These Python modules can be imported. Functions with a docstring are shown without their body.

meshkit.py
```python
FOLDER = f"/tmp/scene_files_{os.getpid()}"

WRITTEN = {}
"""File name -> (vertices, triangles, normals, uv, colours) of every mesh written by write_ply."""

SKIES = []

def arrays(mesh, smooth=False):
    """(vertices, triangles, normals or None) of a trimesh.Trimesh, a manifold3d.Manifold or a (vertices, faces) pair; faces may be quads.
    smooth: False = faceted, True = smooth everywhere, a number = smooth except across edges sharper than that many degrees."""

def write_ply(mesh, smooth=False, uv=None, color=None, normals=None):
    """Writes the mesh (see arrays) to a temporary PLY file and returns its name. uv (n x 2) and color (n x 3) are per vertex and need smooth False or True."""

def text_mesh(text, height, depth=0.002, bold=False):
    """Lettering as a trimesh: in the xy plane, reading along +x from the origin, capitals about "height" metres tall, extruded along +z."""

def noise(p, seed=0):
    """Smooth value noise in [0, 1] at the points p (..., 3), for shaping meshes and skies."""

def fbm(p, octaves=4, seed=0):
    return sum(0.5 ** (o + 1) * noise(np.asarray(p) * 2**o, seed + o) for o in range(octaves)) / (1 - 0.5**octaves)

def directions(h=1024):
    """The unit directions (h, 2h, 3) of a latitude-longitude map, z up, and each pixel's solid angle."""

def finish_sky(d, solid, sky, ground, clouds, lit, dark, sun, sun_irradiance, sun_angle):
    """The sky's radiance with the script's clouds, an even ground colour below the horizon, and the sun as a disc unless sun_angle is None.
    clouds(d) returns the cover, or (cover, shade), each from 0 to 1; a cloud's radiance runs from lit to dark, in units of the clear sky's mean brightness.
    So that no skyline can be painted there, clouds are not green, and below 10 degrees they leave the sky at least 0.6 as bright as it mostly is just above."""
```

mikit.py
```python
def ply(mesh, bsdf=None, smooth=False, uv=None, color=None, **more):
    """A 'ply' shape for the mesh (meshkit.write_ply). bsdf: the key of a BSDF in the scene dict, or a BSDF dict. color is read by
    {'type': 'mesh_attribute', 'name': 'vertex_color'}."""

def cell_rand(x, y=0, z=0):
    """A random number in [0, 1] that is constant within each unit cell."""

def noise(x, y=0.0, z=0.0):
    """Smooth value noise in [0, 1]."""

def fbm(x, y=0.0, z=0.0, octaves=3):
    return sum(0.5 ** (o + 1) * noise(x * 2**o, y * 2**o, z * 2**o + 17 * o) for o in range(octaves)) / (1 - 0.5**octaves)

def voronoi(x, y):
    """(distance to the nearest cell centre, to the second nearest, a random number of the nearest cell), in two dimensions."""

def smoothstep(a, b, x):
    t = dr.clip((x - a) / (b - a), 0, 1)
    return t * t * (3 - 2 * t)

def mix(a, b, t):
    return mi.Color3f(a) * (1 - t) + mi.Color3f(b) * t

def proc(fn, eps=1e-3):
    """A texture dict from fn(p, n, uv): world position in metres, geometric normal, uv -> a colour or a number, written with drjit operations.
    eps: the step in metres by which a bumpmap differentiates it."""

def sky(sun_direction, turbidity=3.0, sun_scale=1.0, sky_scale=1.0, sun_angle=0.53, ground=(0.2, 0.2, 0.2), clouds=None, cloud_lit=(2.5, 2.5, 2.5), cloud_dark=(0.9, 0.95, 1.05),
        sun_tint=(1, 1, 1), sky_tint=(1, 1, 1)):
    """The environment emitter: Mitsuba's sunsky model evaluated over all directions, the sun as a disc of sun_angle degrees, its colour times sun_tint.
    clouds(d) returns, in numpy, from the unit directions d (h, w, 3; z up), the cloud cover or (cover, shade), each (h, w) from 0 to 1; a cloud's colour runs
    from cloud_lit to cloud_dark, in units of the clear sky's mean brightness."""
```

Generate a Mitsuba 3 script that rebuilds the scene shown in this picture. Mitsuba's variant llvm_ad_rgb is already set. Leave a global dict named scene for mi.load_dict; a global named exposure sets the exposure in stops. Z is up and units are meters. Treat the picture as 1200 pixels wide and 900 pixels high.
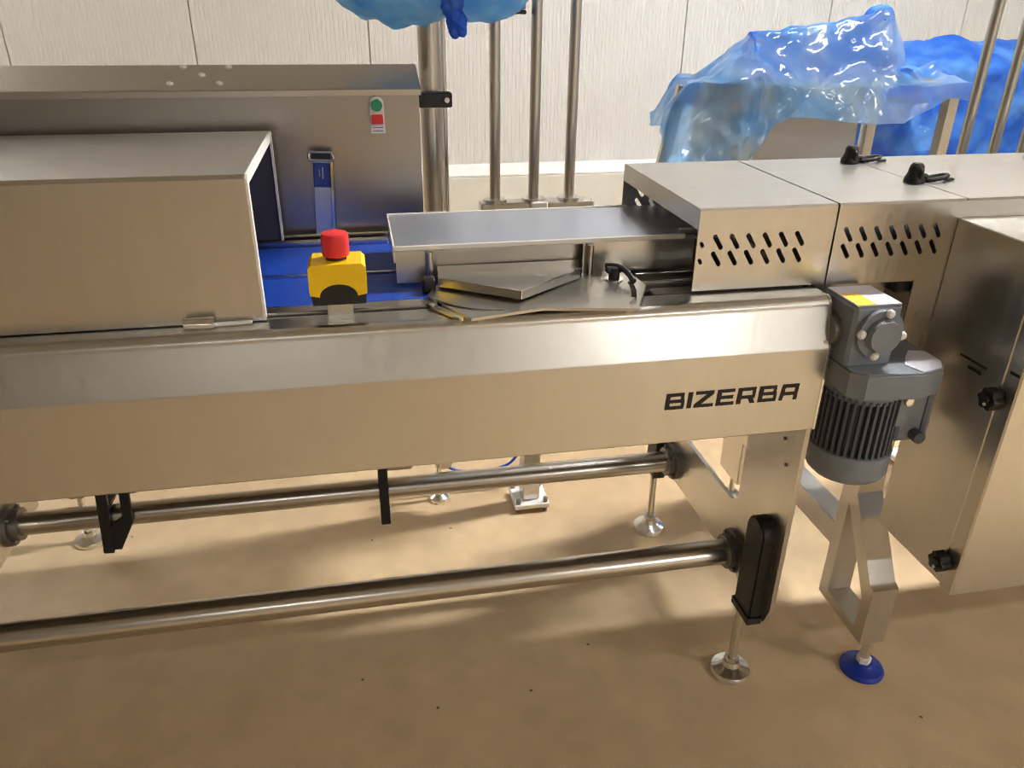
import math
import numpy as np, trimesh, mitsuba as mi, drjit as dr, manifold3d as m3
from shapely.geometry import Polygon, LineString, Point, box as sbox
from shapely import affinity, union_all
import mikit, meshkit
from mikit import proc, noise, fbm, smoothstep, mix, cell_rand

scene, labels = {'type': 'scene'}, {}
T = mi.ScalarTransform4f

# ------------------------------------------------------------------ camera, lights, exposure
CAM = np.array([0.0, 0.0, 1.45])
FWD = np.array([0.1716179, 0.87953229, -0.4438133])
UP = np.array([0.07514307, 0.43749813, 0.89607416])
scene['camera'] = {'type': 'perspective', 'fov': 2 * math.degrees(math.atan(600 / 914.3)), 'fov_axis': 'x', 'near_clip': 0.05, 'far_clip': 60.0,
                   'to_world': T().look_at(origin=CAM.tolist(), target=(CAM + FWD).tolist(), up=UP.tolist())}
exposure = -0.45
CEIL = 3.4
WALL_Y = 5.1
# ceiling fittings: (x, y, length along x, width, radiance); those behind the viewer are unseen, added to brighten reflections
LAMPS = [(2.3, 2.28, 1.4, 0.11, 520.0, 'strip light hanging over the knobbed hood'),
         (-3.0, 4.3, 1.4, 0.16, 95.0, 'strip light in the far left corner of the ceiling'), (4.4, -1.4, 1.4, 0.16, 142.0, 'added unseen strip light to the right behind the viewer'),
         (-1.0, -4.8, 1.4, 0.16, 60.0, 'added unseen strip light to the left behind the viewer'), (3.7, -6.2, 1.4, 0.16, 300.0, 'added unseen strip light washing the wall behind the viewer')]

# ------------------------------------------------------------------ materials
def mat(name, **k):
    for a in ('base_color',):
        if a in k and isinstance(k[a], (tuple, list)):
            k[a] = {'type': 'rgb', 'value': list(k[a])}
    scene[name] = {'type': 'twosided', 'bsdf': {'type': 'principled', **k}}
    return name

def steel_col(p, n, uv):
    s = fbm(p.x * 110, p.y * 110, p.z * 3)
    b = fbm(p.x * 5 + 3, p.y * 5, p.z * 4)
    g = 0.96 + 0.05 * s + 0.12 * (b - 0.5)
    return mi.Color3f(0.645, 0.625, 0.58) * g
def steel_rough(p, n, uv):
    return 0.25 + 0.10 * noise(p.x * 160, p.y * 160, p.z * 4) + 0.14 * (fbm(p.x * 6, p.y * 6, p.z * 6 + 9) - 0.5)
mat('m_steel', base_color=proc(steel_col), metallic=1.0, roughness=proc(steel_rough), specular=0.5)
def steel_col_h(p, n, uv):
    s = noise(p.x * 5, p.y * 220, p.z * 220)
    b = fbm(p.x * 4, p.y * 6 + 5, p.z * 6)
    return mi.Color3f(0.60, 0.575, 0.53) * (0.96 + 0.05 * s + 0.12 * (b - 0.5))
mat('m_steel_h', base_color=proc(steel_col_h), metallic=1.0, roughness=0.3, specular=0.5)
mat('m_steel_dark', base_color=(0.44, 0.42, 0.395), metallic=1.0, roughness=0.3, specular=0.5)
mat('m_hood_shade', base_color=(0.055, 0.055, 0.07), roughness=0.5, specular=0.4)  # near-black colour for the shade inside the guard hood
mat('m_tube', base_color=(0.62, 0.59, 0.54), metallic=1.0, roughness=0.24, specular=0.5)
mat('m_polished', base_color=(0.78, 0.77, 0.74), metallic=1.0, roughness=0.16, specular=0.5)
mat('m_darksteel', base_color=(0.22, 0.21, 0.2), metallic=0.8, roughness=0.45, specular=0.5)
mat('m_alu', base_color=(0.58, 0.63, 0.74), metallic=0.9, roughness=0.34, specular=0.5)
mat('m_black', base_color=(0.012, 0.012, 0.013), roughness=0.45, specular=0.4)
mat('m_ink', base_color=(0.02, 0.018, 0.018), roughness=0.5, specular=0.3)
mat('m_red', base_color=(0.74, 0.035, 0.04), roughness=0.38, specular=0.4)
mat('m_yellow', base_color=(0.9, 0.6, 0.01), roughness=0.4, specular=0.4)
mat('m_green', base_color=(0.03, 0.28, 0.14), roughness=0.35, specular=0.4)
mat('m_white', base_color=(0.8, 0.8, 0.78), roughness=0.5, specular=0.4)
mat('m_lilac', base_color=(0.66, 0.66, 0.76), roughness=0.5, specular=0.4)
mat('m_belt', base_color=(0.010, 0.055, 0.36), roughness=0.42, specular=0.4)
mat('m_bluepad', base_color=(0.008, 0.035, 0.33), roughness=0.38, specular=0.4)
mat('m_cable', base_color=(0.02, 0.08, 0.55), roughness=0.4, specular=0.4)
mat('m_sticker', base_color=(0.02, 0.05, 0.26), roughness=0.3, specular=0.4)
def grey_col(p, n, uv):
    return mi.Color3f(0.19, 0.215, 0.25) * (0.85 + 0.3 * fbm(p.x * 30, p.y * 30, p.z * 30))
mat('m_grey', base_color=proc(grey_col), roughness=0.45, specular=0.45)
mat('m_grey_dark', base_color=(0.085, 0.094, 0.112), roughness=0.5, specular=0.4)
mat('m_panel', base_color=(0.40, 0.42, 0.43), roughness=0.5, specular=0.4)
mat('m_box', base_color=(0.30, 0.32, 0.35), roughness=0.5, specular=0.4)

def floor_col(p, n, uv):
    a = fbm(p.x * 1.3, p.y * 1.3, 0.0)
    b = fbm(p.x * 14, p.y * 14, 3.0)
    base = mix((0.51, 0.365, 0.215), (0.60, 0.45, 0.275), smoothstep(0.3, 0.7, a)) * (0.9 + 0.2 * b)
    sx, sy = dr.floor(p.x * 9), dr.floor(p.y * 9)
    cx, cy = (sx + 0.2 + 0.6 * cell_rand(sx, sy, 5)) / 9, (sy + 0.2 + 0.6 * cell_rand(sx, sy, 6)) / 9
    d = dr.sqrt(dr.square(p.x - cx) + dr.square(p.y - cy))
    speck = dr.select((cell_rand(sx, sy, 7) > 0.965) & (d < 0.0035), 0.2, 1.0)
    return base * speck
def floor_rough(p, n, uv):
    return 0.38 + 0.18 * fbm(p.x * 3, p.y * 3, 8.0)
mat('m_floor', base_color=proc(floor_col), roughness=proc(floor_rough), specular=0.32)

def wall_col(p, n, uv):
    return mi.Color3f(0.655, 0.655, 0.635) * (0.965 + 0.05 * fbm(p.x * 2, p.y, p.z * 1.5))
mat('m_wall', base_color=proc(wall_col), roughness=0.45, specular=0.4)
mat('m_paint', base_color=(0.78, 0.755, 0.70), roughness=0.6, specular=0.3)
mat('m_paint_far', base_color=(0.48, 0.475, 0.455), roughness=0.6, specular=0.3)
mat('m_curb', base_color=(0.69, 0.675, 0.61), roughness=0.55, specular=0.3)
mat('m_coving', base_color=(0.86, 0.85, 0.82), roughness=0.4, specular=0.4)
def film_col(p, n, uv):
    s = fbm(p.x * 6, p.y * 6, p.z * 6)
    return mix((0.22, 0.49, 0.90), (0.48, 0.69, 0.94), smoothstep(0.35, 0.7, s))
scene['m_film'] = {'type': 'principledthin', 'base_color': proc(film_col), 'roughness': 0.13, 'spec_trans': 0.72, 'diff_trans': 1.0, 'eta': 1.6}
def film_deep(p, n, uv):
    s = fbm(p.x * 8, p.y * 8, p.z * 8)
    return mix((0.04, 0.18, 0.74), (0.14, 0.38, 0.87), smoothstep(0.3, 0.7, s))
scene['m_film_deep'] = {'type': 'principledthin', 'base_color': proc(film_deep), 'roughness': 0.14, 'spec_trans': 0.3, 'diff_trans': 0.9, 'eta': 1.6}
def film_bag(p, n, uv):
    s = fbm(p.x * 12, p.y * 12, p.z * 16)
    return mix((0.22, 0.56, 0.95), (0.42, 0.76, 0.98), smoothstep(0.35, 0.7, s))
scene['m_bag'] = {'type': 'principledthin', 'base_color': proc(film_bag), 'roughness': 0.15, 'spec_trans': 0.3, 'diff_trans': 1.2, 'eta': 1.6}
scene['m_lamp_off'] = {'type': 'diffuse', 'reflectance': {'type': 'rgb', 'value': [0.7, 0.7, 0.7]}}

# ------------------------------------------------------------------ helpers
def numbered(k):
    taken = lambda q: q in scene or q in labels or any(s.startswith(q + '__') for s in scene)
    if not taken(k): return k
    i = 1
    while taken(f'{k}_{i:03d}'): i += 1
    return f'{k}_{i:03d}'

def thing(name, label, cat, group=None):
    k = numbered(name)
    labels[k] = {'label': label, 'category': cat}
    if group: labels[k]['group'] = group
    return k

def part(parent, name, mesh, m, label=None, smooth=30, kind=None):
    k = numbered(parent + '__' + name)
    scene[k] = mikit.ply(mesh, m, smooth=smooth)
    if label or kind:
        labels[k] = {}
        if label: labels[k]['label'] = label
        if kind: labels[k]['kind'] = kind
    return k

def solo(name, mesh, m, label, cat, group=None, smooth=30):
    k = thing(name, label, cat, group)
    scene[k] = mikit.ply(mesh, m, smooth=smooth)
    return k

def struct(name, mesh, m, label, smooth=30):
    scene[name] = mikit.ply(mesh, m, smooth=smooth)
    labels[name] = {'label': label, 'category': name.split('_')[0], 'kind': 'structure'}
    return name

def bx(x0, x1, y0, y1, z0, z1, b=0.0):
    if b <= 0:
        m = trimesh.creation.box(extents=(x1 - x0, y1 - y0, z1 - z0))
        m.apply_translation(((x0 + x1) / 2, (y0 + y1) / 2, (z0 + z1) / 2))
        return m
    pts = []
    for sx, X in ((1, x0), (-1, x1)):
        for sy, Y in ((1, y0), (-1, y1)):
            for sz, Z in ((1, z0), (-1, z1)):
                pts += [(X + sx * b, Y + sy * b, Z), (X + sx * b, Y, Z + sz * b), (X, Y + sy * b, Z + sz * b)]
    return trimesh.convex.convex_hull(np.array(pts))

def cat(*ms): return trimesh.util.concatenate(list(ms))

PERM = {'x': np.array([[0, 0, 1, 0], [1, 0, 0, 0], [0, 1, 0, 0], [0, 0, 0, 1.]]),     # polygon (y, z) pushed along x
        'y': np.array([[1, 0, 0, 0], [0, 0, -1, 0], [0, 1, 0, 0], [0, 0, 0, 1.]]),    # polygon (x, z) pushed along y
        'z': np.eye(4)}
def prism(poly, axis, a, b):
    if not isinstance(poly, Polygon) and not hasattr(poly, 'geoms'): poly = Polygon(poly)
    out = []
    for g in getattr(poly, 'geoms', [poly]):
        m = trimesh.creation.extrude_polygon(g, b - a, engine='earcut')
        m.apply_transform(PERM[axis])
        m.apply_translation({'x': (a, 0, 0), 'y': (0, b, 0), 'z': (0, 0, a)}[axis])
        out.append(m)
    return cat(*out)

def cyl(p0, p1, r, n=28, r1=None):
    p0, p1 = np.array(p0, float), np.array(p1, float)
    d = p1 - p0; L = np.linalg.norm(d); d /= L
    a = np.cross(d, [0, 0, 1.0]) if abs(d[2]) < 0.9 else np.cross(d, [1.0, 0, 0])
    a /= np.linalg.norm(a); b = np.cross(d, a)
    r1 = r if r1 is None else r1
    t = np.linspace(0, 2 * np.pi, n, endpoint=False)
    ring = np.outer(np.cos(t), a) + np.outer(np.sin(t), b)
    v = np.vstack([p0 + ring * r, p1 + ring * r1, [p0], [p1]])
    f = []
    for i in range(n):
        j = (i + 1) % n
        f += [(i, j, n + j), (i, n + j, n + i), (2 * n, j, i), (2 * n + 1, n + i, n + j)]
    return trimesh.Trimesh(v, np.array(f), process=False)

def lathe(prof, origin, axis=(0, 0, 1), n=40):
    """prof: (radius, height along the axis), bottom to top."""
    m = trimesh.creation.revolve(np.array(prof, float), sections=n)
    ax = np.array(axis, float) / np.linalg.norm(axis)
    m.apply_transform(trimesh.geometry.align_vectors([0, 0, 1], ax))
    m.apply_translation(origin)
    if m.volume < 0: m.invert()
    return m

def pipe(pts, r, n=12):
    pts = np.array(pts, float)
    k = len(pts); tan = np.gradient(pts, axis=0); tan /= np.linalg.norm(tan, axis=1, keepdims=True)
    up = np.array([0, 0, 1.0]) if abs(tan[0][2]) < 0.9 else np.array([1.0, 0, 0])
    v, f = [], []
    a = np.cross(tan[0], up); a /= np.linalg.norm(a)
    th = np.linspace(0, 2 * np.pi, n, endpoint=False)
    for i in range(k):
        a = a - tan[i] * (a @ tan[i]); a /= np.linalg.norm(a); b = np.cross(tan[i], a)
        v += list(pts[i] + r * (np.outer(np.cos(th), a) + np.outer(np.sin(th), b)))
    for i in range(k - 1):
        for j in range(n):
            q = (j + 1) % n
            f += [(i * n + j, i * n + q, (i + 1) * n + q), (i * n + j, (i + 1) * n + q, (i + 1) * n + j)]
    v += [pts[0], pts[-1]]
    for j in range(n):
        q = (j + 1) % n
        f += [(k * n, q, j), (k * n + 1, (k - 1) * n + j, (k - 1) * n + q)]
    return trimesh.Trimesh(np.array(v), np.array(f), process=False)

def bez(*p, n=24):
    p = [np.array(q, float) for q in p]; t = np.linspace(0, 1, n)[:, None]
    while len(p) > 1: p = [a * (1 - t) + b * t for a, b in zip(p[:-1], p[1:])]
    return p[0]

def thick(line, t, side=1):
    """A sheet-metal section: the open polyline given a thickness t to one side."""
    return LineString(line).buffer(t * side, single_sided=True, join_style='mitre')

def rounded(pts, r):
    return Polygon(pts).buffer(-r).buffer(r, quad_segs=6)

def foot(parent, x, y, ztop, pad, pad_r=0.048, rod_r=0.010, pad_label=None):
    f = part(parent, 'levelling_foot', lathe([(0, 0), (pad_r, 0), (pad_r, 0.008), (pad_r * 0.93, 0.014), (pad_r * 0.45, 0.024), (0.018, 0.036), (0, 0.036)], (x, y, 0.0)), pad, pad_label)
    part(f, 'threaded_rod', cyl((x, y, 0.03), (x, y, ztop), rod_r), 'm_polished')
    part(f, 'nut', cyl((x, y, 0.036), (x, y, 0.048), rod_r * 1.7, n=6), 'm_polished', smooth=False)
    return f

# ------------------------------------------------------------------ the room
X0, X1, Y0 = -6.5, 7.0, -7.0
struct('floor', bx(X0, X1, Y0, WALL_Y + 0.1, -0.1, 0.0), 'm_floor', 'tan seamless resin floor under the machines')
struct('ceiling', bx(X0, X1, Y0, WALL_Y + 0.1, CEIL, CEIL + 0.1), 'm_paint_far', 'pale grey ceiling of the hall')
struct('wall_left', bx(X0 - 0.1, X0, Y0, WALL_Y + 0.1, 0, CEIL), 'm_paint_far', 'pale grey left wall of the hall')
struct('wall_right', bx(X1, X1 + 0.1, Y0, WALL_Y + 0.1, 0, CEIL), 'm_paint_far', 'pale grey right wall of the hall')
struct('wall_front', bx(X0, X1, Y0 - 0.1, Y0, 0, CEIL), 'm_paint_far', 'pale grey wall behind the viewer')
struct('wall_back', bx(X0, X1, WALL_Y + 0.03, WALL_Y + 0.13, 0, CEIL), 'm_curb', 'white ribbed panel wall behind the machines')
PITCH = 0.985
for k in range(-7, 8):
    xa = 0.115 + PITCH * k
    xa, xb = max(X0, xa + 0.0025), min(X1, xa + PITCH - 0.0025)
    if xb - xa < 0.05: continue
    nr = max(2, round((xb - xa) / 0.0245)); w = (xb - xa) / nr
    line = [(xa, WALL_Y + 0.06)]
    for i in range(nr):       # shallow vertical ribs rolled into the sheet
        a = xa + w * i
        line += [(a, WALL_Y + 0.0022), (a + 0.003, WALL_Y), (a + w - 0.0045, WALL_Y), (a + w - 0.0015, WALL_Y + 0.0022)]
    part('wall_back', 'panel', prism(Polygon(line + [(xb, WALL_Y + 0.06)]), 'z', 0.40, CEIL), 'm_wall', smooth=False)
struct('trim_1', prism([(WALL_Y - 0.10, 0), (WALL_Y - 0.10, 0.415), (WALL_Y - 0.092, 0.425), (WALL_Y + 0.05, 0.425), (WALL_Y + 0.05, 0)], 'x', X0, X1), 'm_curb', 'cream kerb along the foot of the panel wall')
struct('trim_2', prism([(WALL_Y - 0.10, 0.425), (WALL_Y - 0.10, 0.432), (WALL_Y - 0.02, 0.47), (WALL_Y + 0.0, 0.485), (WALL_Y + 0.05, 0.485), (WALL_Y + 0.05, 0.425)], 'x', X0, X1), 'm_coving', 'white coving strip on top of the cream kerb')

for x, y, L, w, e, lab in LAMPS:
    t = thing('ceiling_light', lab, 'ceiling light', 'strip lights on the ceiling')
    part(t, 'housing', bx(x - L / 2 - 0.03, x + L / 2 + 0.03, y - w / 2 - 0.03, y + w / 2 + 0.03, CEIL - 0.06, CEIL), 'm_lamp_off')
    k = part(t, 'diffuser', bx(x - L / 2, x + L / 2, y - w / 2, y + w / 2, CEIL - 0.075, CEIL - 0.06), 'm_lamp_off')
    scene[k]['emitter'] = {'type': 'area', 'radiance': {'type': 'rgb', 'value': [e * 1.0, e * 0.985, e * 0.95]}}

# ------------------------------------------------------------------ the long conveyor in front
conv = thing('conveyor', 'long stainless steel conveyor with folded front cladding and black lettering', 'conveyor')
XL, XE = -2.4, 0.815
def arc(cy, cz, r, a0, a1, n=7):
    return [(cy + r * math.cos(math.radians(a)), cz + r * math.sin(math.radians(a))) for a in np.linspace(a0, a1, n)]
prof = [(1.20, 0.718), (1.168, 0.715), (1.165, 0.718), (1.165, 0.880)] + arc(1.177, 0.8825, 0.012, 180, 163, 3) + [(1.188, 0.955)] + arc(1.206, 0.9555, 0.0185, 165, 92, 7) + [(1.252, 0.9735), (1.252, 0.950)]
part(conv, 'front_cladding', prism(thick(prof, 0.003, -1), 'x', XL, XE), 'm_steel', smooth=40)
part(conv, 'rear_cladding', prism([(1.700, 0.80), (1.715, 0.80), (1.715, 0.978), (1.700, 0.978)], 'x', -0.88, 0.795), 'm_steel')
light_slots = union_all([sbox(x - 0.07, 0.53, x + 0.07, 0.75) for x in (-0.66, -0.12, 0.46)])  # openings cut to throw patches of light on the floor
part(conv, 'added_shade_plate', prism(sbox(-0.88, 0.405, 0.795, 0.82).difference(light_slots), 'y', 1.690, 1.694), 'm_steel')  # unseen plate added to shade the floor below the conveyor
part(conv, 'bed', bx(XL, XE - 0.02, 1.256, 1.70, 0.86, 0.952), 'm_darksteel')
part(conv, 'edge_strip', bx(XL, 0.115, 1.258, 1.290, 0.952, 0.979, 0.002), 'm_steel_h')
for (ya, yb) in ((1.294, 1.448), (1.462, 1.652)):
    part(conv, 'belt', bx(XL, 0.135, ya, yb, 0.952, 0.976, 0.004), 'm_belt', 'blue conveyor belt')
part(conv, 'bed_plate', bx(0.14, XE - 0.02, 1.292, 1.655, 0.952, 0.968, 0.002), 'm_darksteel')
part(conv, 'belt_divider', bx(XL, 0.10, 1.451, 1.459, 0.952, 0.979), 'm_polished')
part(conv, 'rear_rail', bx(XL, 0.05, 1.658, 1.676, 0.952, 0.985, 0.002), 'm_polished')
part(conv, 'rear_rail', bx(XL, 0.30, 1.690, 1.699, 0.952, 0.990, 0.001), 'm_polished')
part(conv, 'end_plate', prism([(1.168, 0.718), (1.168, 0.88), (1.191, 0.962), (1.21, 0.972), (1.70, 0.972), (1.70, 0.60), (1.62, 0.60), (1.62, 0.718)], 'x', 0.803, 0.812), 'm_steel')
part(conv, 'cladding_lip', prism(thick(prof[1:-2], 0.0045, -1).buffer(0.0012), 'x', XE - 0.003, XE + 0.001), 'm_polished')
# leg frames: an H standing across the machine
LEG = Polygon([(1.168, 0.90), (1.168, 0.262), (1.185, 0.215), (1.30, 0.215), (1.33, 0.242), (1.80, 0.242), (1.90, 0.242), (1.90, 0.80), (1.695, 0.80), (1.695, 0.41), (1.68, 0.397), (1.40, 0.397), (1.372, 0.42), (1.372, 0.90)])
for xl, s in ((0.802, -1), (-0.905, 1)):
    lg = part(conv, 'leg_frame', prism(LEG if s < 0 else LEG.difference(sbox(1.7155, 0.43, 2.0, 1.0)), 'x', xl, xl + 0.010), 'm_steel')
    xs = xl if s < 0 else xl + 0.010
    for (y, z) in ((1.345, 0.291), (1.735, 0.298)):
        fl = part(conv, 'tube_flange', cat(cyl((xs, y, z), (xs + s * 0.012, y, z), 0.052), cyl((xs + s * 0.012, y, z), (xs + s * 0.03, y, z), 0.040)), 'm_darksteel', 'dark round flange')
        for a in range(4):
            b = math.radians(45 + 90 * a)
            part(fl, 'bolt', cyl((xs + s * 0.012, y + 0.044 * math.cos(b), z + 0.044 * math.sin(b)), (xs + s * 0.019, y + 0.044 * math.cos(b), z + 0.044 * math.sin(b)), 0.0055, n=6), 'm_darksteel', smooth=False)
    for (y0, y1) in ((1.196, 1.268), (1.795, 1.865))[:2 if s < 0 else 1]:
        P = Polygon([(y0, 0.215), (y1, 0.215), (y1, 0.43), (y0, 0.43)]).union(Point((y0 + y1) / 2, 0.43).buffer((y1 - y0) / 2))
        xa, xb = (xs - 0.03, xs) if s < 0 else (xs, xs + 0.03)
        part(conv, 'foot_cover', cat(prism(P.buffer(-0.004), 'x', xa, xb), prism(P, 'x', xa + 0.004, xb), prism(sbox(y0 - 0.004, 0.205, y1 + 0.004, 0.222), 'x', xa - 0.003, xb)), 'm_black', 'black plastic cover')
        foot(conv, (xa + xb) / 2, y1 - 0.012 if y0 < 1.5 else (y0 + y1) / 2, 0.21, 'm_polished')
    for (y, z) in ((1.23, 0.66), (1.21, 0.61)):
        part(conv, 'bolt', cyl((xs, y, z), (xs + s * 0.003, y, z), 0.004, n=10), 'm_darksteel')
part(conv, 'cross_tube', cyl((-0.893, 1.345, 0.291), (0.80, 1.345, 0.291), 0.0295, n=40), 'm_tube')
part(conv, 'cross_tube', cyl((-0.893, 1.735, 0.298), (0.80, 1.735, 0.298), 0.0285, n=40), 'm_tube')
part(conv, 'cross_tube', cyl((-2.4, 1.345, 0.291), (-0.907, 1.345, 0.291), 0.0295, n=40), 'm_tube')
# black cable hooks riding on the rear tube
h = part(conv, 'cable_hook', cat(bx(-0.012, 0.012, 1.690, 1.706, 0.215, 0.392, 0.002), bx(-0.012, 0.012, 1.690, 1.78, 0.335, 0.345), bx(-0.012, 0.012, 1.690, 1.76, 0.255, 0.266)), 'm_black', 'black plastic hook')
part(h, 'arm', bx(0.012, 0.075, 1.700, 1.712, 0.372, 0.388, 0.002), 'm_steel')
hk = cat(bx(-0.012, 0.012, 1.690, 1.706, 0.215, 0.40, 0.002), bx(-0.012, 0.012, 1.690, 1.78, 0.335, 0.345), prism([(0.0, 0.225), (0.030, 0.225), (0.062, 0.30), (0.062, 0.40), (0.04, 0.40), (0.04, 0.32), (0.0, 0.28)], 'y', 1.693, 1.703))
hk.apply_transform(trimesh.transformations.rotation_matrix(math.radians(5), [0, 1, 0], [0, 1.7, 0.3])); hk.apply_translation((-0.668, 0, 0))
h = part(conv, 'cable_hook', hk, 'm_black', 'black plastic hook')
part(h, 'arm', bx(-0.632, -0.585, 1.700, 1.712, 0.376, 0.392, 0.002), 'm_steel')

# lettering on the cladding: wide square strokes
def strokes(*lines, w=0.2): return union_all([LineString(l).buffer(w / 2, cap_style='flat', join_style='mitre') for l in lines])
SLANT = 0.06
def glyph(c):
    if c == 'B': return union_all([strokes([(0.0, 0.1), (1.08, 0.1), (1.08, 0.5), (0.1, 0.5)]), strokes([(0.0, 0.9), (1.02, 0.9), (1.02, 0.5)]), strokes([(0.14, 0), (0.14, 1)], w=0.28)]).intersection(sbox(0, 0, 1.2, 1)).buffer(-0.06).buffer(0.06), 1.2
    if c == 'I': return strokes([(0.14, 0), (0.14, 1)], w=0.28), 0.28
    if c == 'Z': return union_all([strokes([(0.02, 0.9), (1.16, 0.9)]), strokes([(0.0, 0.1), (1.2, 0.1)]), Polygon([(0, 0.2), (0, 0.1), (0.3, 0.1), (1.16, 0.8), (1.16, 0.9), (0.86, 0.9)])]), 1.2
    if c == 'E': return union_all([strokes([(0.14, 0), (0.14, 1)], w=0.28), strokes([(0, 0.9), (1.1, 0.9)]), strokes([(0, 0.5), (1.04, 0.5)]), strokes([(0, 0.1), (1.14, 0.1)])]), 1.14
    if c == 'R': return union_all([strokes([(0.14, 0), (0.14, 1)], w=0.28), strokes([(0, 0.9), (1.05, 0.9), (1.05, 0.4), (0.1, 0.4)]), Polygon([(0.62, 0.45), (0.95, 0.45), (1.2, 0), (0.88, 0)])]), 1.2
    if c == 'A': return union_all([strokes([(0.12, 0), (0.22, 0.9), (1.06, 0.9), (1.06, 0)], w=0.24), strokes([(0.1, 0.4), (1.1, 0.4)])]).intersection(sbox(0, 0, 1.2, 1)), 1.2
word, pen = [], 0.0
for c in 'BIZERBA':
    g, w = glyph(c)
    word.append(affinity.translate(affinity.skew(g, xs=SLANT * 57, origin=(0, 0)), pen, 0)); pen += w + 0.17
LH = 0.0325; LX = (0.766 - 0.507) / (pen - 0.17)
word = union_all(word)
word = affinity.translate(affinity.scale(word, LX, LH, origin=(0, 0)), 0.507, 0.786)
part(conv, 'lettering', prism(word, 'y', 1.1640, 1.1655), 'm_ink', 'black wide lettering reading BIZERBA', smooth=False)

# ------------------------------------------------------------------ guard hood over the belt, left
hood = thing('guard_hood', 'stainless steel tunnel hood over the belt at the left', 'machine hood')
sec = [(1.237, 0.976), (1.237, 1.203), (1.243, 1.209), (1.668, 1.209), (1.674, 1.203), (1.674, 0.990)]
part(hood, 'shell', prism(thick(sec, 0.003, -1), 'x', XL, -0.170), 'm_steel', smooth=40)
part(hood, 'shade_liner', bx(XL, -0.172, 1.664, 1.668, 0.99, 1.196), 'm_hood_shade', 'inner wall coloured dark to stand for shade')  # dark sheet painted in for the unlit interior of the hood
outer = Polygon(sec); inner = Polygon([(1.253, 0.9), (1.253, 1.193), (1.658, 1.193), (1.658, 0.9)])
part(hood, 'end_flange', prism(outer.difference(inner), 'x', -0.1705, -0.1665), 'm_coving', 'folded steel end edge coloured white as if brightly lit')  # white colour stands in for light caught by the steel rim
lt = part(hood, 'latch', cyl((-0.290, 1.224, 0.980), (-0.245, 1.224, 0.980), 0.0115, n=20), 'm_polished')
part(lt, 'pin', cyl((-0.245, 1.226, 0.978), (-0.188, 1.229, 0.978), 0.0035), 'm_white')

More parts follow.
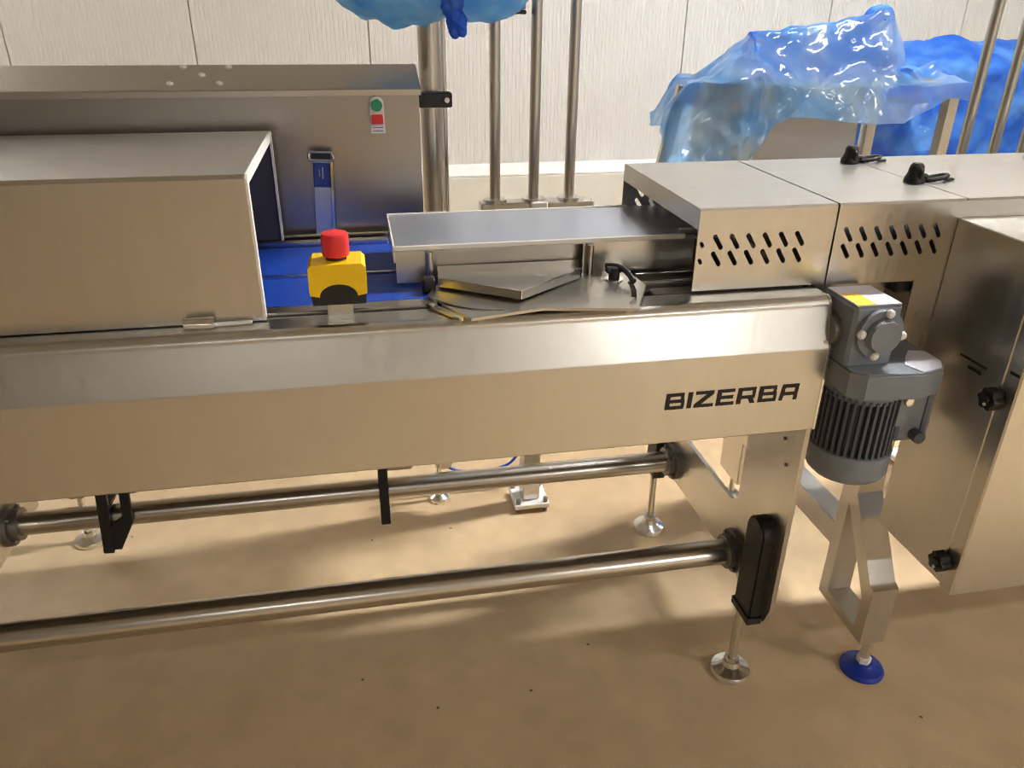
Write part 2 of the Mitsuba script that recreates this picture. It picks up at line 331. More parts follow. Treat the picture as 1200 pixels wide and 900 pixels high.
# ------------------------------------------------------------------ tall cabinet behind the belt, left
cab = thing('rear_cabinet', 'tall dark stainless steel cabinet behind the belt with a sloping lid', 'machine cabinet')
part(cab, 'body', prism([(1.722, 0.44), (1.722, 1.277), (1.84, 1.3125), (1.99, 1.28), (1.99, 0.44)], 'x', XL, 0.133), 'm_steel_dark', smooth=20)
part(cab, 'lid', prism([(1.714, 1.268), (1.714, 1.279), (1.717, 1.282), (1.838, 1.3184), (1.842, 1.3184), (1.996, 1.285), (1.996, 1.277), (1.84, 1.311), (1.72, 1.275)], 'x', XL, 0.137), 'm_steel_h', smooth=20)
for (x, y) in ((-0.340, 1.826), (-0.251, 1.826), (-0.300, 1.786), (-0.356, 1.745), (-0.262, 1.744)):
    z = 1.2815 + (y - 1.717) * 0.3008
    part(cab, 'bolt', lathe([(0, 0), (0.0075, 0), (0.007, 0.003), (0.003, 0.0055), (0, 0.006)], (x, y, z), axis=(0, -0.288, 0.958), n=16), 'm_white', 'dome head coloured white for its highlight')  # white paints in the glint on the shiny heads
part(cab, 'leg', bx(-0.88, -0.84, 2.04, 2.08, 0.16, 0.70, 0.002), 'm_steel')
part(cab, 'leg_bracket', bx(-0.89, -0.83, 1.99, 2.085, 0.66, 0.70, 0.002), 'm_steel')
foot(cab, -0.86, 2.06, 0.17, 'm_polished', 0.045, 0.008)
sw = part(cab, 'push_button', prism(Polygon([(0.030, 1.213), (0.059, 1.213), (0.059, 1.252), (0.030, 1.252)]).union(Point(0.0445, 1.252).buffer(0.0145)), 'y', 1.708, 1.7215), 'm_white', 'green and red start stop push button')
part(sw, 'green_button', prism(Point(0.0445, 1.250).buffer(0.0115), 'y', 1.700, 1.709), 'm_green')
part(sw, 'red_button', prism(sbox(0.034, 1.215, 0.055, 1.231).buffer(0.001), 'y', 1.699, 1.709), 'm_red')
part(sw, 'label_plate', prism(sbox(0.030, 1.193, 0.060, 1.211), 'y', 1.716, 1.7215), 'm_white')
for z in (1.205, 1.198):
    part(sw, 'label_line', prism(sbox(0.034, z - 0.0012, 0.056, z + 0.0012), 'y', 1.7155, 1.7165), 'm_box')

# ------------------------------------------------------------------ tall post, its clamp, bagged head
post = thing('support_post', 'tall round stainless post beside the rear cabinet under a blue bag', 'post')
part(post, 'pole', cyl((0.186, 2.03, 0.17), (0.186, 2.03, 1.80), 0.0275, n=32), 'm_tube')
foot(post, 0.175, 2.095, 0.30, 'm_polished', 0.034, 0.007)
part(post, 'foot_arm', bx(0.160, 0.200, 2.03, 2.115, 0.255, 0.285, 0.003), 'm_steel')
part(post, 'pipe', cyl((0.221, 2.045, 0.75), (0.221, 2.045, 1.8), 0.006), 'm_polished')
cl = part(post, 'clamp', bx(0.150, 0.231, 1.965, 1.998, 1.212, 1.246, 0.003), 'm_black', 'black hinge block')
part(cl, 'screw', cyl((0.218, 1.965, 1.229), (0.218, 1.961, 1.229), 0.006), 'm_white')
part(post, 'head_arm', bx(0.166, 0.206, 1.86, 2.03, 1.58, 1.62, 0.003), 'm_steel')
part(post, 'screen', bx(0.06, 0.31, 1.80, 1.86, 1.50, 1.70, 0.01), 'm_box')

def crumple(v, n, s, amp, seed=0):
    # straight sharp creases: triangle waves in random directions, bent a little by noise, strong in some places and weak in others
    rg = np.random.default_rng(seed)
    q = v + 0.05 * np.stack([meshkit.noise(v * 5 + 11 * k, seed + k) - 0.5 for k in range(3)], 1)
    h = np.zeros(len(v))
    for lam, k in ((1.0, 5), (0.5, 7), (0.26, 9), (0.14, 8)):
        for _ in range(k):
            d = rg.normal(size=3); d /= np.linalg.norm(d)
            ph = q @ d * (s / lam) / 3 + rg.uniform(0, 9)
            w = np.clip(2.4 * meshkit.noise(v * (s * 0.35) + rg.uniform(0, 50, 3), seed) - 0.7, 0, 1)
            h += lam * w * (np.abs(ph - np.floor(ph) - 0.5) * 4 - 1)
    return v + n * (amp * 0.42 * h)[:, None]

def blob(parts, res, s, amp, seed=0):
    man = None
    for (c, r) in parts:
        b = m3.Manifold.sphere(1.0, 64).scale(r).translate(c)
        man = b if man is None else man + b
    man = man.refine_to_length(res)
    m = man.to_mesh()
    t = trimesh.Trimesh(m.vert_properties[:, :3], m.tri_verts)
    trimesh.smoothing.filter_taubin(t, iterations=8)
    t.vertices = crumple(np.array(t.vertices), np.array(t.vertex_normals), s, amp, seed)
    return t
bag = thing('plastic_bag', 'blue plastic bag tied over the head of the tall post', 'plastic bag')
part(bag, 'film', blob([((0.115, 1.83, 1.555), (0.182, 0.135, 0.163)), ((0.278, 1.845, 1.53), (0.120, 0.115, 0.128)), ((0.20, 1.84, 1.66), (0.21, 0.13, 0.13))], 0.007, 18.0, 0.013, 3), 'm_bag', smooth=True)
tail = blob([((0.215, 1.80, 1.43), (0.024, 0.02, 0.032)), ((0.219, 1.797, 1.405), (0.017, 0.014, 0.026)), ((0.234, 1.794, 1.397), (0.017, 0.012, 0.022)), ((0.217, 1.795, 1.383), (0.008, 0.008, 0.018))], 0.004, 60.0, 0.008, 8)
tail.apply_translation((-0.008, -0.055, 0.008))
part(bag, 'knot', tail, 'm_film_deep', 'deep blue knotted tail', smooth=True)

# ------------------------------------------------------------------ three-rod stands
def stand(x, label, ctrl):
    s = thing('rod_stand', label, 'stand', None)
    bp = part(s, 'base_plate', bx(x - 0.055, x + 0.055, 1.968, 2.085, 0.014, 0.03, 0.002), 'm_white')
    for dx in (-0.043, 0.043):
        for y in (1.98, 2.073):
            part(bp, 'bolt', cyl((x + dx, y, 0.0), (x + dx, y, 0.045), 0.007, n=10), 'm_darksteel')
    part(s, 'column', bx(x - 0.027, x + 0.027, 1.995, 2.05, 0.03, 0.945, 0.003), 'm_steel')
    part(s, 'base_block', bx(x - 0.152, x - 0.022, 1.985, 2.035, 0.945, 0.972, 0.003), 'm_steel')
    part(s, 'base_block', bx(x + 0.022, x + 0.150, 1.985, 2.035, 0.945, 0.972, 0.003), 'm_steel')
    part(s, 'centre_block', bx(x - 0.022, x + 0.022, 1.972, 2.045, 0.935, 0.975, 0.003), 'm_white', 'white centre block')
    for dx in (-0.112, -0.010, 0.086):
        r = part(s, 'rod', cyl((x + dx, 2.01, 0.97), (x + dx, 2.01, 1.95), 0.0135, n=24), 'm_tube')
        part(r, 'collar', cyl((x + dx, 2.01, 0.97), (x + dx, 2.01, 0.979), 0.030), 'm_steel')
    part(s, 'top_bar', bx(x - 0.15, x + 0.15, 1.99, 2.03, 1.95, 1.98, 0.003), 'm_steel')
    return s
stand(0.454, 'three-rod stainless stand behind the aluminium guide rail', 1)
stand(1.805, 'three-rod stainless stand at the right behind the knobbed hood', 0)
k = thing('control_box', 'small grey box clamped to the leftmost rod beside the blue bag', 'box')
part(k, 'body', bx(0.358, 0.412, 1.985, 2.04, 1.425, 1.52, 0.003), 'm_box')
part(k, 'bottom_plate', bx(0.352, 0.412, 1.98, 2.045, 1.415, 1.424, 0.002), 'm_black')

# ------------------------------------------------------------------ emergency stop
es = thing('emergency_stop', 'red mushroom button on a yellow box at the belt edge', 'emergency stop button')
ex, ey = -0.047, 1.245
part(es, 'bracket', cat(bx(ex - 0.022, ex + 0.020, ey - 0.006, ey + 0.004, 0.974, 1.010, 0.001), bx(ex - 0.022, ex + 0.020, ey - 0.03, ey + 0.012, 0.9738, 0.977)), 'm_steel')
bb = Polygon([(-0.0435, 0.0), (0.0435, 0.0), (0.0455, 0.03), (0.045, 0.072), (0.039, 0.080), (-0.039, 0.080), (-0.045, 0.072), (-0.0455, 0.03)])
arch = Polygon([(-0.08, -0.01), (-0.08, 0.022), (-0.0455, 0.022)] + [(0.030 * math.cos(a) , 0.018 + 0.024 * math.sin(a)) for a in np.linspace(math.pi, 0, 14)] + [(0.0455, 0.022), (0.08, 0.022), (0.08, -0.01)])
up = affinity.translate(affinity.scale(bb.difference(arch), 1, 0.86, origin=(0, 0)), ex, 1.003); lo = affinity.translate(affinity.scale(bb.buffer(-0.0015).intersection(sbox(-0.1, -0.1, 0.1, 0.045)), 1, 0.86, origin=(0, 0)), ex, 1.003)
part(es, 'cover', prism(up, 'y', ey - 0.034, ey + 0.034), 'm_yellow', 'yellow cover')
part(es, 'base', prism(lo, 'y', ey - 0.032, ey + 0.032), 'm_black', 'black base')
part(es, 'collar', cyl((ex, ey, 1.07), (ex, ey, 1.079), 0.0165), 'm_black')
part(es, 'button', lathe([(0, 0), (0.0205, 0), (0.0215, 0.002), (0.0220, 0.030), (0.0200, 0.036), (0.013, 0.0385), (0, 0.039)], (ex, ey, 1.0775), n=40), 'm_red', 'red mushroom button', smooth=35)

# ------------------------------------------------------------------ sensor on the rear edge
sn = thing('sensor_bracket', 'upright sensor bracket with a blue label behind the red button', 'sensor')
def lean(m):
    m.apply_transform(trimesh.transformations.rotation_matrix(math.radians(3.0), [0, 1, 0], [-0.083, 1.69, 0.98])); return m
part(sn, 'upright', lean(bx(-0.102, -0.066, 1.696, 1.704, 0.975, 1.145, 0.001)), 'm_alu')
part(sn, 'side_edge', lean(bx(-0.066, -0.061, 1.686, 1.706, 0.975, 1.143)), 'm_polished')
part(sn, 'label', lean(bx(-0.101, -0.067, 1.692, 1.6965, 1.090, 1.140, 0.001)), 'm_sticker', 'dark blue label')
mark = lean(prism(union_all([sbox(-0.090, 1.112, -0.088, 1.128), sbox(-0.084, 1.108, -0.081, 1.132)]), 'y', 1.6912, 1.6922))
part(sn, 'mark', mark, 'm_box')
clip = lean(cat(pipe([(-0.108, 1.69, 1.146), (-0.064, 1.69, 1.146), (-0.060, 1.69, 1.152), (-0.064, 1.69, 1.162), (-0.106, 1.69, 1.162), (-0.110, 1.69, 1.154), (-0.108, 1.69, 1.146)], 0.0028, 8)))
part(sn, 'clip', clip, 'm_polished')
part(sn, 'clip_block', lean(bx(-0.104, -0.066, 1.690, 1.702, 1.146, 1.160, 0.001)), 'm_black')

# ------------------------------------------------------------------ guide rail across the belt
gr = thing('guide_rail', 'grey folded aluminium guide rail spanning the belt before the slotted hood', 'guide rail')
P = thick([(1.600, 1.020), (1.600, 1.050), (1.374, 1.050), (1.368, 1.045), (1.368, 1.040)], 0.0025, 1)
part(gr, 'top', prism(P, 'x', 0.050, 0.80), 'm_alu', smooth=40)
fp = Polygon([(0.052, 0.982), (0.052, 1.048), (0.62, 1.048), (0.62, 0.984), (0.40, 0.984), (0.40, 1.040), (0.105, 1.040), (0.105, 0.982)])
part(gr, 'front_plate', prism(fp, 'y', 1.368, 1.371), 'm_steel')
for x in (0.112, 0.412):
    part(gr, 'support_rod', cyl((x, 1.360, 0.9845 if x > 0.2 else 0.976), (x, 1.360, 1.040), 0.0065), 'm_tube')
part(gr, 'lit_edge', bx(0.050, 0.60, 1.3655, 1.3695, 1.0415, 1.0515, 0.0015), 'm_coving', 'steel edge coloured pale as if lit')  # light on the folded steel edges, painted as pale strips
part(gr, 'lit_edge', bx(0.050, 0.56, 1.598, 1.602, 1.0485, 1.0525, 0.001), 'm_coving', 'steel edge coloured pale as if lit')
part(gr, 'lit_edge', bx(0.0475, 0.0505, 1.3655, 1.602, 1.046, 1.0525, 0.001), 'm_coving', 'steel edge coloured pale as if lit')
part(gr, 'end_lip', bx(0.048, 0.053, 1.37, 1.60, 1.02, 1.0505), 'm_polished')
part(gr, 'strip', bx(0.600, 0.68, 1.395, 1.401, 1.0505, 1.0535), 'm_white', 'white strip')
part(gr, 'back_plate', bx(0.108, 0.44, 1.396, 1.399, 0.985, 1.046), 'm_steel')

# plates lying on the frame
dp = thing('deflector_plate', 'folded triangular steel plate standing in the opening below the guide rail', 'steel plate')
A = [(0.123, 1.321), (0.255, 1.232), (0.383, 1.328), (0.398, 1.388), (0.128, 1.393)]
part(dp, 'top', prism(Polygon(A), 'z', 0.999, 1.003), 'm_steel_h')
e = LineString(A[:3]).buffer(0.0025, cap_style='flat')
part(dp, 'front_edge', prism(e, 'z', 0.989, 1.004), 'm_polished')
for (x, y) in ((0.25, 1.262), (0.17, 1.36), (0.34, 1.36)):
    part(dp, 'stay', cyl((x, y, 0.9845), (x, y, 0.9985), 0.008), 'm_steel')
sp = thing('slotted_plate', 'flat steel plate with a curved slot lying on the cladding edge', 'steel plate')
B = Polygon([(0.100, 1.290), (0.120, 1.240), (0.160, 1.168), (0.285, 1.196), (0.36, 1.182), (0.443, 1.168), (0.496, 1.278), (0.488, 1.365), (0.417, 1.385), (0.30, 1.40), (0.13, 1.36)])
slot = LineString(bez((0.112, 1.262), (0.13, 1.225), (0.175, 1.200), (0.215, 1.195))).buffer(0.0045)
slot2 = LineString(bez((0.472, 1.30), (0.468, 1.26), (0.458, 1.23), (0.440, 1.19))).buffer(0.0045)
part(sp, 'plate', prism(B.difference(slot).difference(slot2), 'z', 0.9795, 0.9845), 'm_steel_h')
part(sp, 'folded_strip', prism(LineString([(0.098, 1.262), (0.145, 1.185)]).buffer(0.005), 'z', 0.976, 0.981), 'm_polished')
kb = part(sp, 'clamp_knob', cat(cyl((0.447, 1.318, 0.983), (0.447, 1.318, 1.008), 0.010), bx(0.430, 0.462, 1.312, 1.324, 0.998, 1.010, 0.003)), 'm_black', 'black clamp lever')
part(kb, 'lever', pipe(bez((0.435, 1.335, 1.006), (0.46, 1.32, 1.012), (0.468, 1.30, 1.005), (0.470, 1.275, 0.994)), 0.0055, 10), 'm_black')
part(kb, 'washer', cyl((0.447, 1.318, 0.983), (0.447, 1.318, 0.987), 0.016), 'm_polished')
part(sp, 'corner_block', bx(0.094, 0.118, 1.318, 1.342, 0.976, 1.004, 0.004), 'm_black', 'black corner block')
# roller strips running into the slotted hood
for (ya, yb) in ((1.262, 1.290), ):
    part(conv, 'edge_strip', bx(0.505, 0.80, ya, yb, 0.952, 0.974, 0.002), 'm_darksteel')
part(conv, 'edge_strip', bx(0.50, 0.80, 1.345, 1.352, 0.960, 0.983), 'm_polished')
part(conv, 'edge_strip', bx(0.50, 0.80, 1.302, 1.312, 0.960, 0.981), 'm_steel_h')

# ------------------------------------------------------------------ slotted hoods to the right
def slots(xs, zs):
    return union_all([LineString([(x - 0.0065, z + 0.010), (x + 0.0065, z - 0.010)]).buffer(0.0042, quad_segs=4) for x in xs for z in zs])
ZT, ZB = 1.127, 0.978
h1 = thing('slotted_hood', 'stainless hood with open left end and two rows of slots, left of the seam', 'machine hood')
XA, XB, XC = 0.572, 0.8325, 0.8365
xs1 = [0.611 + 0.0313 * i for i in range(6)]
stubs = union_all([LineString([(0.580, z - 0.001), (0.583, z - 0.006)]).buffer(0.0032) for z in (1.067, 1.0365)])
part(h1, 'front_panel', prism(sbox(XA, ZB, XB, ZT - 0.004).difference(slots(xs1, (1.067, 1.0365))).difference(stubs), 'y', 1.250, 1.253), 'm_steel')
part(h1, 'back_panel', prism(sbox(XA, ZB, XB, ZT - 0.004).difference(slots(xs1, (1.067, 1.0365))), 'y', 1.665, 1.668), 'm_steel')
part(h1, 'top', prism(thick([(1.250, ZT - 0.004), (1.254, ZT), (1.664, ZT), (1.668, ZT - 0.004)], 0.003, -1), 'x', XA, XB), 'm_steel_h')
part(h1, 'end_lip', prism(sbox(1.253, ZT - 0.037, 1.665, ZT - 0.003), 'x', XA, XA + 0.003), 'm_steel')
part(h1, 'end_wall', prism(sbox(1.253, 0.99, 1.665, ZT - 0.003), 'x', XB - 0.006, XB - 0.003), 'm_darksteel')

h2 = thing('knobbed_hood', 'long stainless hood with two black wing knobs right of the seam', 'machine hood')
XR = 3.0
xs2 = [0.863 + 0.0302 * i for i in range(7)]
fpoly = Polygon([(XC, ZT - 0.004), (XR, ZT - 0.004), (XR, 1.0), (1.086, 1.0), (1.086, 0.76), (1.022, 0.76), (1.022, 0.973), (XC, 0.976)]).difference(slots(xs2, (1.070, 1.039)))
part(h2, 'front_panel', prism(fpoly, 'y', 1.250, 1.253), 'm_steel')
part(h2, 'back_panel', bx(XC, XR, 1.665, 1.668, ZB, ZT - 0.004), 'm_steel')
tp = thick([(1.250, ZT - 0.004), (1.254, ZT), (1.664, ZT), (1.668, ZT - 0.004)], 0.003, -1)
part(h2, 'top', prism(tp, 'x', XC, 1.0935), 'm_steel_h')
part(h2, 'top', prism(tp, 'x', 1.0960, XR), 'm_steel_h')
part(h2, 'rivet', cyl((1.049, 1.250, 0.909), (1.049, 1.2475, 0.909), 0.007, n=16), 'm_steel')
part(h2, 'bed', bx(0.845, XR, 1.31, 1.66, 0.86, 0.965), 'm_darksteel')
part(h2, 'side_frame', bx(0.845, 0.995, 1.292, 1.300, 0.80, 1.0), 'm_steel')
part(h2, 'bearing_block', bx(0.995, 1.035, 1.262, 1.30, 0.945, 1.0, 0.004), 'm_black', 'black bearing block')
part(h2, 'edge_plate', bx(1.070, 1.0795, 1.2480, 1.2500, 0.76, 0.86), 'm_polished')
for (x, y) in ((1.075, 1.605), (1.087, 1.398)):
    w = part(h2, 'wing_knob', cat(lathe([(0, 0), (0.020, 0), (0.020, 0.006), (0.015, 0.018), (0.013, 0.032), (0.009, 0.037), (0, 0.038)], (x, y, ZT), n=24), bx(x - 0.007, x + 0.007, y - 0.02, y + 0.02, ZT + 0.004, ZT + 0.03, 0.005)), 'm_black', 'black wing knob')
    ang = np.linspace(0, 2 * np.pi, 22)
    ring = np.stack([x + 0.046 + 0.024 * np.cos(ang), y - 0.002 + 0.011 * np.sin(ang), np.full_like(ang, ZT + 0.008) + 0.004 * np.cos(ang)], 1)
    part(w, 'lever', cat(pipe(ring, 0.0045, 8), pipe([(x + 0.012, y, ZT + 0.012), (x + 0.025, y, ZT + 0.010)], 0.006, 8), bx(x + 0.066, x + 0.088, y - 0.006, y + 0.004, ZT + 0.001, ZT + 0.006, 0.002)), 'm_black')
part(h2, 'handle', cat(pipe([(1.52, 1.60, ZT - 0.001), (1.525, 1.60, ZT + 0.03), (1.535, 1.605, ZT + 0.04), (1.66, 1.605, ZT + 0.042)], 0.0045, 8), bx(1.56, 1.70, 1.62, 1.632, ZT, ZT + 0.06)), 'm_steel')

# lower frame of the right hand machine
lf = thing('leg_stand', 'welded stainless leg with a triangular opening on a blue foot', 'machine leg')
S = Polygon([(1.19, 0.098), (1.372, 0.108), (1.372, 0.75), (1.315, 0.75), (1.315, 0.435), (1.208, 0.262), (1.19, 0.255)])
hole = Polygon([(1.338, 0.135), (1.222, 0.125), (1.222, 0.215), (1.338, 0.40)])
part(lf, 'frame', prism(S.difference(hole), 'x', 1.068, 1.128), 'm_steel')
part(lf, 'front_face', prism([(1.188, 0.098), (1.191, 0.098), (1.191, 0.255), (1.209, 0.263), (1.318, 0.437), (1.315, 0.439), (1.205, 0.266), (1.188, 0.257)], 'x', 1.066, 1.130), 'm_steel_h')
f = part(lf, 'foot_pad', lathe([(0, 0), (0.050, 0), (0.051, 0.006), (0.047, 0.013), (0.030, 0.020), (0.022, 0.026), (0, 0.026)], (1.104, 1.204, 0)), 'm_bluepad', 'blue plastic foot pad')
part(f, 'rod', cyl((1.104, 1.204, 0.022), (1.104, 1.204, 0.10), 0.011), 'm_polished')
part(f, 'nut', cyl((1.104, 1.204, 0.026), (1.104, 1.204, 0.040), 0.017, n=6), 'm_white', smooth=False)
part(lf, 'side_beam', bx(1.075, 1.135, 1.372, 1.90, 0.245, 0.312, 0.003), 'm_steel')
part(lf, 'rear_leg', bx(1.075, 1.135, 1.86, 1.985, 0.10, 0.80, 0.003), 'm_steel')
part(lf, 'top_beam', bx(1.075, 1.135, 1.315, 1.985, 0.75, 0.858, 0.003), 'm_steel')
f2 = part(lf, 'rear_foot_pad', lathe([(0, 0), (0.045, 0), (0.045, 0.01), (0.02, 0.025), (0, 0.025)], (1.105, 1.94, 0)), 'm_polished')
part(f2, 'rod', cyl((1.105, 1.94, 0.02), (1.105, 1.94, 0.11), 0.010), 'm_polished')

# ------------------------------------------------------------------ gear motor
gm = thing('gear_motor', 'grey gear motor hanging upright at the end of the conveyor', 'motor')
gx0, gx1, gy0, gy1 = 0.826, 0.918, 1.130, 1.236
gb = part(gm, 'gearbox', bx(gx0, gx1, gy0, gy1, 0.858, 0.976, 0.006), 'm_grey')
hx, hz = 0.877, 0.926
hb = part(gb, 'round_cover', cat(cyl((hx, gy0 + 0.002, hz), (hx, gy0 - 0.010, hz), 0.044), cyl((hx, gy0 - 0.010, hz), (hx, gy0 - 0.026, hz), 0.031, r1=0.029)), 'm_grey', smooth=25)
for a in (175, 262, 355, 80):
    b = math.radians(a)
    part(hb, 'bolt', lathe([(0, 0), (0.008, 0), (0.008, 0.005), (0.005, 0.008), (0, 0.009)], (hx + 0.040 * math.cos(b), gy0 - 0.010, hz + 0.040 * math.sin(b)), axis=(0, -1, 0), n=14), 'm_white', 'pale bolt head')
part(gm, 'output_shaft', cyl((0.812, 1.185, 0.915), (0.83, 1.185, 0.915), 0.03), 'm_darksteel')
part(gm, 'name_plate', bx(gx0 + 0.004, gx1 - 0.003, gy0 + 0.004, gy1 - 0.004, 0.9755, 0.9775), 'm_lilac', 'pale top plate')
part(gm, 'sticker', bx(gx0 + 0.006, gx0 + 0.040, gy0 + 0.005, gy0 + 0.062, 0.9772, 0.9782), 'm_yellow', 'yellow sticker')
mx, my = 0.904, 1.172
oct_ = Polygon([(0.826, 1.110), (0.850, 1.090), (0.945, 1.078), (1.000, 1.092), (1.018, 1.120), (1.018, 1.225), (0.99, 1.245), (0.84, 1.245), (0.826, 1.23)])
part(gm, 'adapter_flange', cat(prism(oct_.buffer(-0.003), 'z', 0.812, 0.863), prism(oct_, 'z', 0.815, 0.860)), 'm_grey', smooth=25)
part(gm, 'flange_label', prism([(0.938, 1.118), (0.952, 1.085), (0.998, 1.097), (1.014, 1.122), (1.014, 1.165), (0.985, 1.175), (0.962, 1.15)], 'z', 0.8628, 0.8645), 'm_lilac', 'pale label')
part(gm, 'neck', cyl((mx, my, 0.79), (mx, my, 0.815), 0.070), 'm_grey')
pts = []
NF = 36
for i in range(NF):
    for da, r in ((-0.28, 0.060), (-0.20, 0.0735), (0.20, 0.0735), (0.28, 0.060)):
        a = 2 * math.pi * (i + da) / NF
        pts.append((mx + r * math.cos(a), my + r * math.sin(a)))
part(gm, 'cooling_fins', prism(Polygon(pts), 'z', 0.678, 0.797), 'm_grey_dark', 'dark ribbed casing', smooth=False)
part(gm, 'fan_cowl', lathe([(0, 0), (0.050, 0.0), (0.066, 0.004), (0.074, 0.012), (0.077, 0.020), (0.077, 0.063), (0.074, 0.065), (0.068, 0.065), (0, 0.065)], (mx, my, 0.614), n=56), 'm_grey', smooth=35)
tb = part(gm, 'terminal_box', bx(0.962, 1.016, 1.125, 1.225, 0.695, 0.802, 0.006), 'm_grey')
part(tb, 'cover', bx(1.014, 1.028, 1.120, 1.230, 0.690, 0.807, 0.005), 'm_grey')
part(tb, 'cable_gland', cyl((1.000, 1.130, 0.712), (1.000, 1.105, 0.712), 0.012), 'm_grey_dark')
part(gm, 'bracket', prism([(0.940, 0.815), (0.972, 0.815), (0.966, 0.785), (0.952, 0.745), (0.938, 0.745)], 'y', 1.104, 1.110), 'm_grey')
part(gm, 'bolt', lathe([(0, 0), (0.009, 0), (0.009, 0.006), (0, 0.008)], (0.953, 1.103, 0.797), axis=(0, -1, 0), n=12), 'm_polished')

# ------------------------------------------------------------------ hanging cabinet, right
cb = thing('steel_cabinet', 'stainless steel cabinet hanging in front of the knobbed hood at the right', 'cabinet')
part(cb, 'body', bx(1.082, 2.30, 1.045, 1.249, 0.405, 1.092, 0.002), 'm_steel')
dr_ = part(cb, 'door', bx(1.080, 2.30, 1.008, 1.0435, 0.400, 1.094, 0.003), 'm_steel')
def star(c, r, n=6):
    a = np.linspace(0, 2 * np.pi, n * 8, endpoint=False)
    rr = r * (1 + 0.13 * np.cos(n * a))
    p = Polygon(np.stack([c[0] + rr * np.cos(a), c[1] + rr * np.sin(a)], 1))
    return cat(prism(p, 'x', 1.056, 1.078), cyl((1.082, c[0], c[1]), (1.05, c[0], c[1]), r * 0.55))
for z in (0.822, 0.462):
    kn = part(cb, 'latch_knob', star((1.043, z), 0.0185), 'm_black', 'black star knob')
    part(kn, 'screw', cyl((1.05, 1.037, z - 0.006), (1.0485, 1.037, z - 0.006), 0.003), 'm_white')
part(cb, 'slot', prism(Polygon([(1.154, 0.857), (1.087, 0.857), (1.087, 0.861), (1.154, 0.861)]), 'x', 1.0805, 1.083), 'm_ink', smooth=False)
part(cb, 'slot', prism(Polygon([(1.128, 0.842), (1.095, 0.842), (1.095, 0.848), (1.128, 0.848)]), 'x', 1.0805, 1.083), 'm_ink', smooth=False)
part(cb, 'slot', prism(Polygon([(1.034, 0.875), (1.013, 0.875), (1.013, 0.880), (1.034, 0.880)]), 'x', 1.0788, 1.081), 'm_ink', smooth=False)
part(dr_, 'keyhole', prism(sbox(1.208, 0.515, 1.222, 0.522), 'y', 1.0065, 1.009), 'm_ink', smooth=False)

# ------------------------------------------------------------------ film-covered machine in the back
tbk = thing('covered_table', 'stainless machine table standing under a crumpled blue film by the wall', 'table')
for (x, y, h) in ((1.545, 3.02, 1.15), (2.43, 3.02, 1.10), (1.46, 3.33, 1.145), (2.29, 3.33, 1.145)):
    part(tbk, 'leg', bx(x - 0.024, x + 0.024, y - 0.024, y + 0.024, 0.0, h, 0.003), 'm_steel')
part(tbk, 'top', bx(1.42, 2.40, 3.05, 3.36, 1.145, 1.165, 0.003), 'm_steel_h')
part(tbk, 'rear_panel', bx(1.50, 2.25, 3.35, 3.36, 0.46, 1.145, 0.002), 'm_panel', 'grey rear panel')
part(tbk, 'shelf', bx(1.56, 2.42, 3.04, 3.40, 0.42, 0.44, 0.003), 'm_steel_h')
br = bx(-0.022, 0.022, 3.05, 3.08, 0, 1.16, 0.003)
br.apply_transform(trimesh.transformations.rotation_matrix(math.radians(11), [0, 1, 0])); br.apply_translation((1.045, 0, 0.01))
part(tbk, 'brace', br, 'm_steel')

def film(tops, hems, y_front, depth, nu, nv, seed, amp, z_shelf, back_z, s=5.0):
    tx, tz = np.array(tops).T; hx_, hz_ = np.array(hems).T
    u = np.linspace(tx[0], tx[-1], nu); v = np.linspace(0, 1, nv)
    V = np.zeros((nu, nv, 3))
    for i, x in enumerate(u):
        top, hem = np.interp(x, tx, tz), np.interp(x, hx_, hz_)
        sh = max(min(z_shelf, top - 0.01), hem + 0.01)
        key = np.array([(y_front - 0.02, hem), (y_front + 0.0, sh), (y_front + 0.22 * depth, sh + 0.55 * (top - sh)), (y_front + 0.42 * depth, top), (y_front + 0.75 * depth, top - 0.35 * (top - sh) - 0.02), (y_front + depth, sh), (y_front + depth + 0.02, back_z)])
        L = np.r_[0, np.cumsum(np.hypot(*np.diff(key, axis=0).T))]
        V[i, :, 0] = x + 0.22 * (np.interp(v * L[-1], L, key[:, 0]) - y_front)
        V[i, :, 1] = np.interp(v * L[-1], L, key[:, 0]); V[i, :, 2] = np.interp(v * L[-1], L, key[:, 1])
    P = V.reshape(-1, 3)
    idx = np.arange(nu * nv).reshape(nu, nv)
    f = np.vstack([np.stack([idx[:-1, :-1], idx[1:, :-1], idx[1:, 1:]], -1).reshape(-1, 3), np.stack([idx[:-1, :-1], idx[1:, 1:], idx[:-1, 1:]], -1).reshape(-1, 3)])
    m = trimesh.Trimesh(P, f, process=False)
    trimesh.smoothing.filter_laplacian(m, lamb=0.5, iterations=4, volume_constraint=False)
    n = np.array(m.vertex_normals)
    q = np.array(m.vertices)
    q2 = q + 0.06 * np.stack([meshkit.noise(q * 4 + k * 13, seed + k) - 0.5 for k in range(3)], 1)
    m.vertices = crumple(q2, n, s, amp, seed)
    return m
TOP1 = [(1.195, 0.93), (1.215, 1.06), (1.262, 1.165), (1.374, 1.235), (1.538, 1.335), (1.64, 1.35), (1.751, 1.362), (1.878, 1.368), (1.966, 1.39), (2.067, 1.44), (2.125, 1.435), (2.20, 1.262), (2.267, 1.222), (2.39, 1.235), (2.52, 1.155), (2.56, 1.08)]
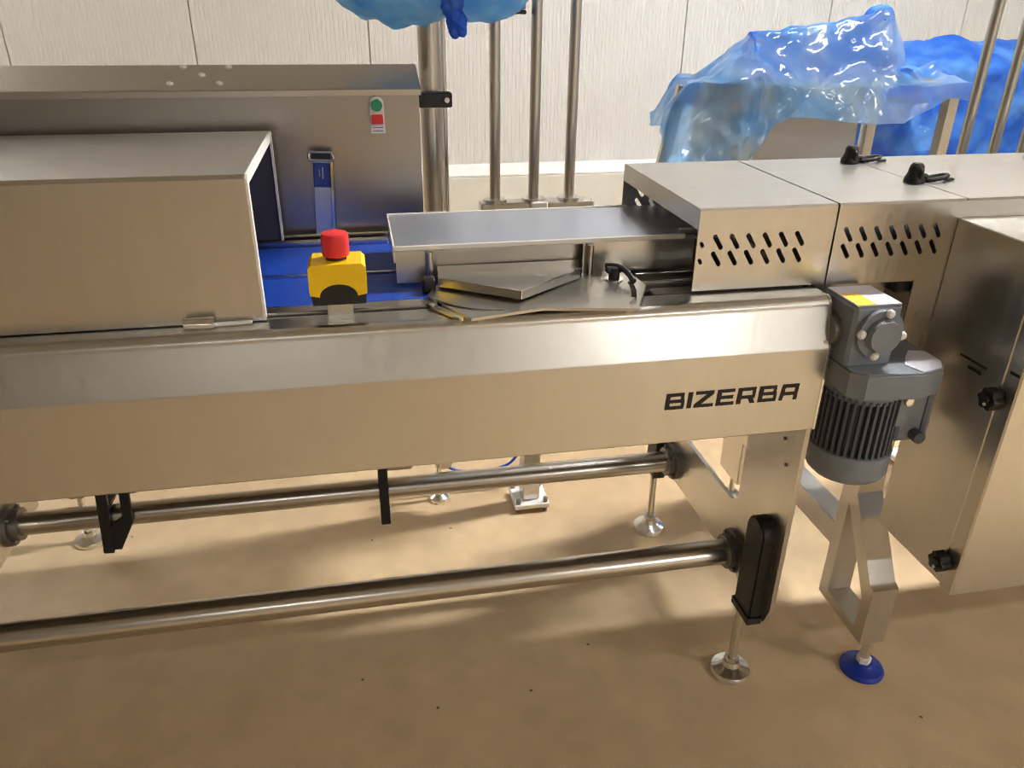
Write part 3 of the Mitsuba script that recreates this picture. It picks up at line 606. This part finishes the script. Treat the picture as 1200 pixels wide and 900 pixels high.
HEM1 = [(1.19, 0.60), (1.50, 0.62), (1.545, 0.90), (1.60, 1.01), (1.68, 1.035), (1.85, 1.02), (2.05, 1.00), (2.22, 0.985), (2.30, 1.03), (2.42, 1.09), (2.56, 1.06)]
pf = thing('plastic_film', 'crumpled translucent blue film thrown over the machine table', 'plastic film')
part(pf, 'sheet', film(TOP1, HEM1, 2.97, 0.46, 240, 190, 11, 0.030, 1.165, 1.0, 6.0), 'm_film', smooth=True)
TOPF = [(x, z - 0.02) for x, z in TOP1 if 1.5 < x < 2.3]
part(pf, 'bunched_fold', film(TOPF, [(1.2, 1.172), (1.6, 1.180), (1.95, 1.175), (2.2, 1.178), (2.6, 1.10)], 3.03, 0.34, 200, 90, 17, 0.024, 1.19, 1.175, 8.0), 'm_film_deep', 'deep blue bunched layer', smooth=True)
tb2 = thing('covered_machine', 'machine wrapped in deep blue film at the right edge by the wall', 'machine')
part(tb2, 'body', bx(2.80, 3.7, 3.62, 4.1, 0.25, 1.16, 0.01), 'm_box')
for x in (2.84, 3.65):
    for y in (3.66, 4.05): part(tb2, 'leg', bx(x - 0.03, x + 0.03, y - 0.03, y + 0.03, 0, 0.25), 'm_steel')
TOP2 = [(2.33, 0.80), (2.36, 1.05), (2.46, 1.225), (2.54, 1.262), (2.70, 1.285), (2.90, 1.30), (3.15, 1.31), (3.5, 1.30), (3.8, 1.22)]
HEM2 = [(2.33, 0.45), (3.8, 0.45)]
part(tb2, 'wrapping', film(TOP2, HEM2, 3.54, 0.58, 200, 150, 29, 0.030, 1.16, 0.45, 6.0), 'm_film_deep', 'deep blue plastic film', smooth=True)

# blue air hose sagging between the post and the stand
from scipy.interpolate import CubicSpline
hp = np.array([(0.178, 2.13, 0.33), (0.175, 2.12, 0.16), (0.190, 2.12, 0.113), (0.245, 2.12, 0.082), (0.320, 2.12, 0.073), (0.395, 2.12, 0.087), (0.440, 2.12, 0.14), (0.466, 2.10, 0.30)])
solo('air_hose', pipe(CubicSpline(np.arange(len(hp)), hp)(np.linspace(0, len(hp) - 1, 60)), 0.0042, 10), 'm_cable', 'thin blue hose sagging behind the cross tubes under the conveyor', 'hose')
